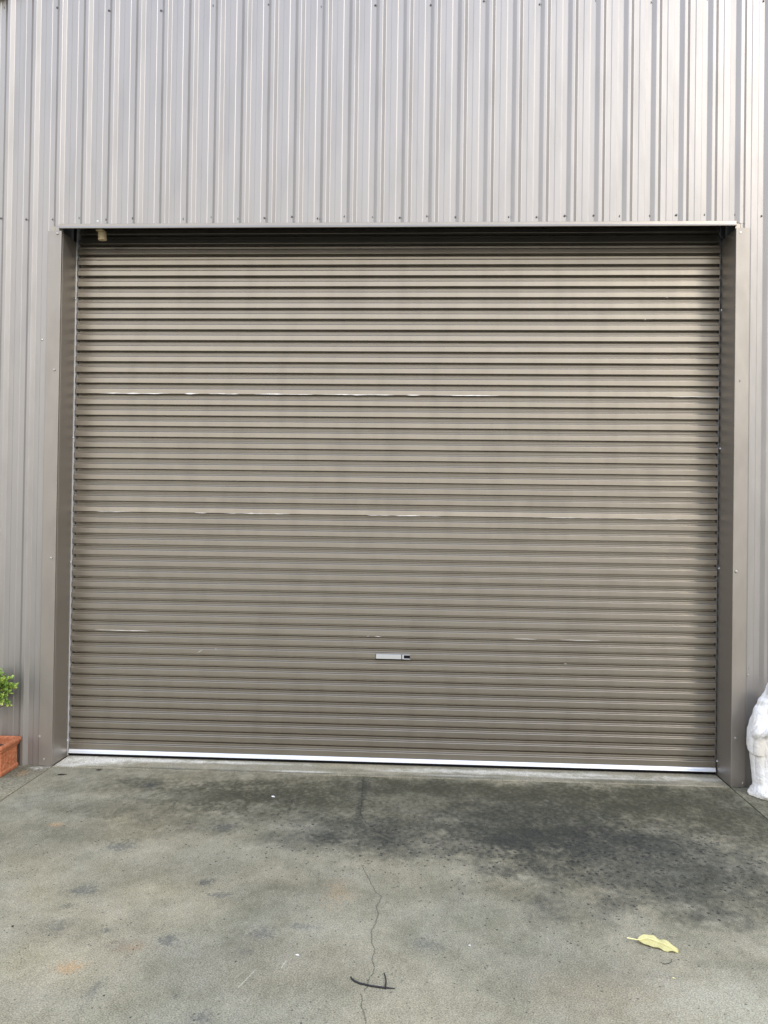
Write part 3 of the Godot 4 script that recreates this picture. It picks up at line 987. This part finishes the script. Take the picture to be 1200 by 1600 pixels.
func build_fitting() -> void:
	var o := thing("cylinder_fitting", Vector3(-2.086, 3.800, -0.10), "small beige cylindrical fitting hanging under the left end of the door head", "fitting")
	o.rotation = Vector3(deg_to_rad(8), 0, deg_to_rad(2))
	var st := begin()
	lathe(st, [Vector2(0.0, -0.050), Vector2(0.020, -0.050), Vector2(0.022, -0.056), Vector2(0.029, -0.056), Vector2(0.0300, -0.046), Vector2(0.0300, -0.042), Vector2(0.0285, -0.041), Vector2(0.0285, -0.038), Vector2(0.0295, -0.037), Vector2(0.0285, -0.004), Vector2(0.026, 0.0), Vector2(0.0, 0.0)], 0.0015)
	part("body", st.commit(), M.cream, o)
	st = begin()
	box(st, Vector3(-0.024, 0.001, -0.02), Vector3(0.024, 0.007, 0.05))
	box(st, Vector3(-0.014, 0.007, -0.02), Vector3(0.014, 0.016, 0.045))
	part("bracket", st.commit(), M.cream, o)
	st = begin()
	lathe(st, [Vector2(0.0, -0.0535), Vector2(0.008, -0.0535), Vector2(0.010, -0.049)], 0.001, 16)
	part("lens", st.commit(), M.rubber, o)

func build_cobweb() -> void:
	var st := begin()
	var r := RandomNumberGenerator.new()
	r.seed = 5
	var c := Vector3(2.325, 3.775, -0.09)
	for i in 9:
		var a := Vector3(2.333, 3.75 - r.randf() * 0.06, -0.02 - r.randf() * 0.2)
		var b := Vector3(2.333 - r.randf() * 0.10, 3.785, -0.04 - r.randf() * 0.12)
		tube(st, [a, a.lerp(b, 0.5) + Vector3(-0.004, -0.008, 0), b], [0.00035, 0.0003, 0.00035], 4)
	var o := part("cobweb", st.commit(), M.zinc_dull, self)
	tag(o, "wispy grey cobweb in the top right corner of the door opening", "cobweb")

# ------------------------------------------------------------------ the scene

func build_ground() -> void:
	var W := HALF - 0.005
	var pits := []
	rng.seed = 21
	while pits.size() < 2600:
		var x := rng.randf_range(-2.3, 2.3)
		var z := rng.randf_range(0.1, 2.7)
		var d := exp(-pow((x - 1.45) / 0.85, 2.0) - pow((z - 1.15) / 0.55, 2.0)) + 0.55 * exp(-pow((x - 0.1) / 0.6, 2.0) - pow((z - 1.05) / 0.35, 2.0)) + 0.25 * exp(-pow((x + 0.9) / 0.9, 2.0) - pow((z - 0.8) / 0.5, 2.0)) + 0.10
		if rng.randf() < d * (0.6 + 0.8 * warp.get_noise_2d(x * 5.0, z * 5.0)):
			var r := 0.0029 + 0.0105 * pow(rng.randf(), 1.5) * minf(1.0, d + 0.12)
			pits.append([x, z, r, r * rng.randf_range(0.7, 1.3), rng.randf_range(0.45, 0.95)])
	for i in 1500:
		var q := rng.randf_range(0.0018, 0.0040)
		pits.append([rng.randf_range(-2.3, 2.3), rng.randf_range(0.2, 3.1), q, q * rng.randf_range(0.7, 1.5), rng.randf_range(0.12, 0.5)])
	for i in 900:
		pits.append([rng.randf_range(-2.3, 2.3), rng.randf_range(0.3, 3.0), rng.randf_range(0.0015, 0.0034), rng.randf_range(0.0015, 0.0034), -rng.randf_range(0.15, 0.5)])
	var crack := [Vector2(-0.048, 1.364), Vector2(0.002, 1.521), Vector2(0.044, 1.647), Vector2(0.070, 1.676), Vector2(0.061, 1.737), Vector2(0.052, 1.779), Vector2(0.064, 1.841), Vector2(0.057, 1.924), Vector2(0.042, 1.988), Vector2(0.051, 2.087), Vector2(0.067, 2.128), Vector2(0.058, 2.189), Vector2(0.072, 2.255), Vector2(0.069, 2.293), Vector2(0.054, 2.332), Vector2(0.053, 2.381), Vector2(0.040, 2.405)]
	var crack2 := [Vector2(0.031, 2.425), Vector2(0.040, 2.463), Vector2(0.038, 2.497), Vector2(0.052, 2.536), Vector2(0.063, 2.594), Vector2(0.082, 2.676), Vector2(0.07, 2.9), Vector2(0.10, 3.2)]
	var seep := [Vector2(-0.140, 0.007), Vector2(-0.118, 0.453), Vector2(-0.108, 0.684), Vector2(-0.065, 0.808), Vector2(0.010, 0.940), Vector2(0.086, 1.021)]
	var lines := [[crack, 0.0012, 0.55], [crack2, 0.0012, 0.55], [seep, 0.004, 0.35], [[Vector2(-0.43, 2.42), Vector2(-0.389, 2.301)], 0.0013, -0.5], [[Vector2(-0.292, 2.281), Vector2(-0.281, 2.228)], 0.0014, -0.5]]
	var base := Color(0.266, 0.246, 0.174)
	var stains := apron_stains()
	slab("concrete_apron", -W, W, 0.006, 3.2, 0.0, concrete(2048, 1536, -W, W, 0.006, 3.2, base, stains, pits, lines, 0))
	var side: Array = [["mould", -2.6, 0.15, 0.25, 0.25, 0.45], ["mould", -2.75, 0.55, 0.25, 0.2, 0.4], ["rust", -2.46, 0.16, 0.05, 0.06, 0.35], ["lime", -2.42, 0.03, 0.07, 0.03, 0.5], ["mould", -3.4, 1.2, 0.6, 0.5, 0.3]]
	slab("concrete_path", -8.0, -HALF - 0.005, -0.028, 3.2, -0.001, concrete(1024, 512, -8.0, -HALF - 0.005, -0.028, 3.2, base * 0.92, side, [], [], 3))
	side = [["mould", 2.6, 0.2, 0.3, 0.35, 0.6], ["mould", 2.5, 0.5, 0.2, 0.3, 0.4], ["mould", 3.2, 1.0, 0.6, 0.6, 0.35]]
	slab("concrete_path", HALF + 0.005, 8.0, -0.028, 3.2, -0.001, concrete(1024, 512, HALF + 0.005, 8.0, -0.028, 3.2, base * 0.86, side, [], [], 4))
	var sill: Array = [["lime", -2.15, -0.16, 0.35, 0.10, 0.85], ["lime", -1.7, -0.2, 0.5, 0.05, 0.8], ["lime", -2.25, -0.05, 0.12, 0.04, 0.7], ["lime", -1.0, -0.2, 0.4, 0.03, 0.55], ["lime", -0.6, -0.05, 0.25, 0.015, 0.7], ["lime", 0.1, -0.12, 0.3, 0.02, 0.4], ["lime", 0.9, -0.16, 0.9, 0.05, 0.6], ["lime", 0.5, -0.06, 0.3, 0.015, 0.5], ["lime", 1.5, -0.10, 0.5, 0.02, 0.5], ["lime", 2.1, -0.15, 0.2, 0.05, 0.55],
		["mould", -0.9, -0.02, 0.7, 0.03, 0.45], ["mould", 0.3, -0.03, 0.6, 0.05, 0.4], ["mould", 1.7, -0.04, 0.5, 0.05, 0.5], ["mould", -1.6, -0.03, 0.5, 0.02, 0.4], ["mould", -0.2, -0.11, 0.3, 0.03, 0.3], ["mould", 1.2, -0.2, 0.2, 0.02, 0.3]]
	slab("concrete_sill", -W, W, -0.42, -0.003, 0.0005, concrete(1536, 160, -W, W, -0.42, -0.003, Color(0.285, 0.265, 0.195), sill, [], [], 6))
	slab("shed_floor", -5.3, 5.3, -8.8, -0.425, 0.0, M.plain_concrete)
	slab("yard_slab", -8.0, 8.0, 3.206, 12.0, -0.001, M.plain_concrete)
	var pm := PlaneMesh.new()
	pm.size = Vector2(400, 400)
	struct("ground", pm, M.earth).position.y = -0.085

func apron_stains() -> Array:
	return [
		["mould", -0.632, 0.420, 0.658, 0.306, 0.80],
		["mould", -1.077, 0.448, 0.338, 0.256, 0.55],
		["mould", -1.569, 0.290, 0.300, 0.167, 0.62],
		["oil", 0.954, 0.623, 0.697, 0.385, 0.80],
		["oil", 0.759, 0.982, 0.407, 0.257, 0.80],
		["oil", 1.111, 0.979, 0.472, 0.256, 0.62],
		["mould", 0.179, 0.170, 0.613, 0.172, 0.69],
		["mould", 1.698, 0.271, 0.851, 0.342, 0.76],
		["mould", 2.100, 0.672, 0.366, 0.269, 0.69],
		["mould", 0.683, 0.210, 0.811, 0.169, 0.62],
		["oil", -0.027, 0.925, 0.370, 0.246, 0.69],
		["oil", 0.125, 1.143, 0.289, 0.168, 0.48],
		["oil", -0.405, 1.079, 0.252, 0.137, 0.48],
		["mould", -1.555, 0.707, 0.505, 0.163, 0.41],
		["mould", -1.556, 1.071, 0.593, 0.178, 0.30],
		["mould", -1.103, 0.896, 0.396, 0.128, 0.41],
		["oil", 1.378, 1.271, 0.758, 0.446, 0.57],
		["mould", 1.714, 1.485, 0.414, 0.367, 0.47],
		["oil", 0.933, 1.729, 0.282, 0.202, 0.34],
		["oil", 1.669, 0.975, 0.385, 0.198, 0.41],
		["mould", 0.856, 1.277, 0.239, 0.173, 0.41],
		["oil", -0.122, 0.245, 0.029, 0.293, 0.80],
		["oil", -0.116, 0.582, 0.023, 0.200, 0.69],
		["mould", -0.455, 1.717, 0.179, 0.174, 0.30],
		["mould", -0.229, 1.605, 0.146, 0.134, 0.25],
		["mould", -1.284, 2.087, 0.193, 0.114, 0.22],
		["mould", -0.486, 2.102, 0.106, 0.075, 0.21],
		["dark", -1.344, 1.239, 0.064, 0.054, 0.60],
		["dark", -1.334, 1.730, 0.071, 0.054, 0.50],
		["dark", -0.858, 0.949, 0.072, 0.044, 0.60],
		["dark", -1.519, 0.310, 0.058, 0.058, 0.60],
		["dark", -1.303, 2.048, 0.054, 0.050, 0.36],
		["dark", -0.801, 2.116, 0.048, 0.043, 0.48],
		["dark", -0.785, 1.610, 0.028, 0.038, 0.60],
		["dark", -0.695, 1.723, 0.045, 0.024, 0.54],
		["brown", -0.974, 2.173, 0.099, 0.041, 0.36],
		["dark", -0.963, 2.470, 0.024, 0.081, 0.34],
		["dark", -0.517, 2.604, 0.029, 0.030, 0.60],
		["dark", -1.083, 2.072, 0.024, 0.020, 0.48],
		["dark", -0.646, 2.486, 0.009, 0.019, 0.60],
		["dark", -1.340, 1.880, 0.043, 0.022, 0.36],
		["dark", -0.265, 1.969, 0.055, 0.021, 0.48],
		["dark", -0.413, 2.037, 0.049, 0.039, 0.42],
		["dark", -0.467, 2.182, 0.036, 0.027, 0.36],
		["dark", 0.282, 2.079, 0.058, 0.043, 0.34],
		["rust", -1.113, 2.337, 0.049, 0.037, 0.72],
		["rust", -1.824, 0.985, 0.032, 0.026, 0.72],
		["rust", -0.131, 1.661, 0.072, 0.120, 0.26],
		["rust", -0.917, 2.183, 0.052, 0.045, 0.24],
		["pale", -0.786, 1.257, 0.201, 0.149, 0.22],
		["pale", -1.206, 1.330, 0.231, 0.144, 0.14],
		["pale", -1.195, 0.470, 0.241, 0.097, 0.14],
		["pale", -2.077, 0.514, 0.048, 0.065, 0.36],
		["pale", -0.165, 0.379, 0.057, 0.078, 0.36],
		["pale", -1.877, 0.608, 0.234, 0.123, 0.14],
		["pale", 0.391, 1.401, 0.161, 0.110, 0.18],
		["pale", 1.153, 1.824, 0.171, 0.118, 0.16],
		["pale", 0.185, 0.588, 0.156, 0.082, 0.18],
		["pale", -0.435, 0.886, 0.220, 0.072, 0.18],
		["pale", 1.400, 2.420, 0.300, 0.250, 0.60],
		["pale", 1.520, 1.332, 0.130, 0.043, 0.14],
		["pale", -0.125, 1.974, 0.220, 0.195, 0.10],
		["pale", 0.436, 1.767, 0.204, 0.166, 0.08],
		["mould", 0.35, 0.42, 2.3, 0.60, 0.55],
		["oil", 1.45, 1.25, 0.95, 0.62, 0.34],
		["oil", 0.3, 0.95, 1.0, 0.42, 0.25],
		["mould", 1.9, 0.45, 0.6, 0.45, 0.40],
		["dark", 1.22, 2.22, 0.20, 0.030, 0.10],
		["mould", 1.55, 2.13, 0.25, 0.035, 0.18],
		["mould", -0.9, 1.5, 0.5, 0.2, 0.2],
		["mould", -1.9, 1.3, 0.4, 0.25, 0.2],
		["mould", 0.6, 1.6, 0.5, 0.18, 0.18],
		["brown", -0.4, 2.3, 0.6, 0.2, 0.12],
		["brown", 0.9, 2.3, 0.4, 0.22, 0.16],
	]

func simple(c: Color, rough: float, metal := 0.0, spec := 0.5) -> StandardMaterial3D:
	var m := StandardMaterial3D.new()
	m.albedo_color = c
	m.roughness = rough
	m.metallic = metal
	m.metallic_specular = spec
	return m

func materials() -> void:
	M.wall = paint(srgb(0.338, 0.32, 0.302), Vector2(0.22, 1.3), 1, 0.5)
	M.trim = paint(srgb(0.31, 0.28, 0.24), Vector2(0.5, 2.0), 2, 0.5)
	M.jamb = paint(srgb(0.325, 0.298, 0.265), Vector2(0.3, 1.0), 4, 0.6)
	M.door = paint(srgb(0.316, 0.284, 0.237), Vector2(0.9, 0.22), 3, 0.35)
	M.wall.roughness = 0.46
	M.wall.metallic = 0.75
	M.jamb.roughness = 0.5
	M.screw = simple(srgb(0.14, 0.13, 0.13), 0.5)
	M.screw_pale = simple(srgb(0.45, 0.43, 0.40), 0.4, 0.5)
	M.zinc = simple(srgb(0.72, 0.73, 0.74), 0.38, 0.6)
	M.zinc_dull = simple(srgb(0.30, 0.32, 0.34), 0.5, 0.5)
	M.alloy = simple(srgb(0.66, 0.68, 0.70), 0.36, 0.55, 0.8)
	M.chrome = simple(srgb(0.36, 0.38, 0.40), 0.2, 1.0)
	M.rubber = simple(srgb(0.010, 0.010, 0.013), 0.8, 0.0, 0.2)
	M.dim = simple(srgb(0.10, 0.10, 0.10), 0.7)
	M.white = simple(srgb(0.80, 0.80, 0.80), 0.6)
	M.bare = simple(srgb(0.76, 0.74, 0.70), 0.45, 0.2)
	M.cream = simple(srgb(0.55, 0.44, 0.26), 0.55)
	M.black = simple(srgb(0.010, 0.010, 0.012), 0.6)
	M.scrap = simple(srgb(0.022, 0.018, 0.015), 0.8)
	M.soil = simple(srgb(0.06, 0.04, 0.03), 0.95)
	M.bark = simple(srgb(0.10, 0.07, 0.045), 0.9)
	M.earth = simple(srgb(0.20, 0.19, 0.155), 0.95)
	M.plain_concrete = simple(srgb(0.22, 0.212, 0.165), 0.9)
	M.leaf = simple(srgb(0.62, 0.57, 0.25), 0.5)
	var ln := noise_tex(0.03, 71, false)
	var lg := Gradient.new()
	lg.colors = PackedColorArray([srgb(0.50, 0.47, 0.20), srgb(0.62, 0.57, 0.25), srgb(0.66, 0.62, 0.31), srgb(0.36, 0.24, 0.09)])
	lg.offsets = PackedFloat32Array([0.1, 0.45, 0.78, 0.92])
	ln.color_ramp = lg
	M.leaf.albedo_color = Color.WHITE
	M.leaf.albedo_texture = ln
	M.leaf.uv1_scale = Vector3(0.021, 0.07, 1)
	M.leaf.backlight_enabled = true
	M.leaf.backlight = srgb(0.25, 0.22, 0.04)
	M.leaf_rib = simple(srgb(0.74, 0.70, 0.34), 0.5)
	M.leafage = simple(Color.WHITE, 0.4)
	M.leafage.vertex_color_use_as_albedo = true
	M.leafage.backlight_enabled = true
	M.leafage.backlight = srgb(0.08, 0.14, 0.02)
	M.plaster = simple(Color.WHITE, 0.7)
	M.plaster.vertex_color_use_as_albedo = true
	var tc := simple(Color.WHITE, 0.8, 0.0, 0.3)
	var n := noise_tex(0.02, 8, false)
	var g := Gradient.new()
	g.colors = PackedColorArray([srgb(0.34, 0.115, 0.055), srgb(0.40, 0.145, 0.068), srgb(0.45, 0.21, 0.125)])
	g.offsets = PackedFloat32Array([0.2, 0.55, 0.9])
	n.color_ramp = g
	tc.albedo_texture = n
	tc.uv1_scale = Vector3(3, 3, 3)
	tc.uv1_triplanar = true
	M.terracotta = tc
	M.screw_mesh = screw_mesh()
	var st := begin()
	lathe(st, [Vector2(0.0, 0.0), Vector2(0.0075, 0.0), Vector2(0.006, 0.004), Vector2(0.0, 0.006)], 0.001, 10)
	M.rivet_mesh = st.commit()

func _ready() -> void:
	# camera
	var cam := Camera3D.new()
	cam.name = "camera"
	cam.fov = 67.29
	cam.near = 0.05
	cam.far = 600.0
	cam.transform = Transform3D(Basis(Vector3(0.99873, 0.01425, -0.04830), Vector3(-0.01375, 0.99985, 0.01070), Vector3(0.04844, -0.01002, 0.99878)).orthonormalized(), Vector3(0.2317, 1.7645, 5.2979))
	add_child(cam)
	cam.current = true
	# sky, sun and exposure
	var towards_sun := SUN_DIR.normalized()
	var sun := DirectionalLight3D.new()
	sun.name = "sun"
	sun.light_energy = SUN_ENERGY
	sun.light_color = Color(1.0, 0.965, 0.91)
	sun.light_angular_distance = 12.0
	sun.shadow_enabled = true
	add_child(sun)
	sun.look_at_from_position(towards_sun * 30.0, Vector3.ZERO, Vector3.UP)
	var env := Environment.new()
	var pano := PanoramaSkyMaterial.new()
	pano.panorama = ImageTexture.create_from_image(overcast(towards_sun))
	var sky := Sky.new()
	sky.sky_material = pano
	env.background_mode = Environment.BG_SKY
	env.sky = sky
	env.ambient_light_source = Environment.AMBIENT_SOURCE_SKY
	env.tonemap_mode = Environment.TONE_MAPPER_LINEAR
	env.tonemap_exposure = EXPOSURE
	env.sdfgi_enabled = true
	env.ssao_enabled = true
	env.ssil_enabled = true
	var we := WorldEnvironment.new()
	we.name = "world"
	we.environment = env
	add_child(we)
	# the place
	rng.seed = 7
	warp.seed = 4
	warp.frequency = 1.0
	warp.noise_type = FastNoiseLite.TYPE_SIMPLEX_SMOOTH
	warp.fractal_octaves = 3
	materials()
	build_ground()
	build_shed()
	build_planter()
	build_shrub()
	build_statue()
	build_leaf()
	build_litter()
	build_fitting()
	build_cobweb()
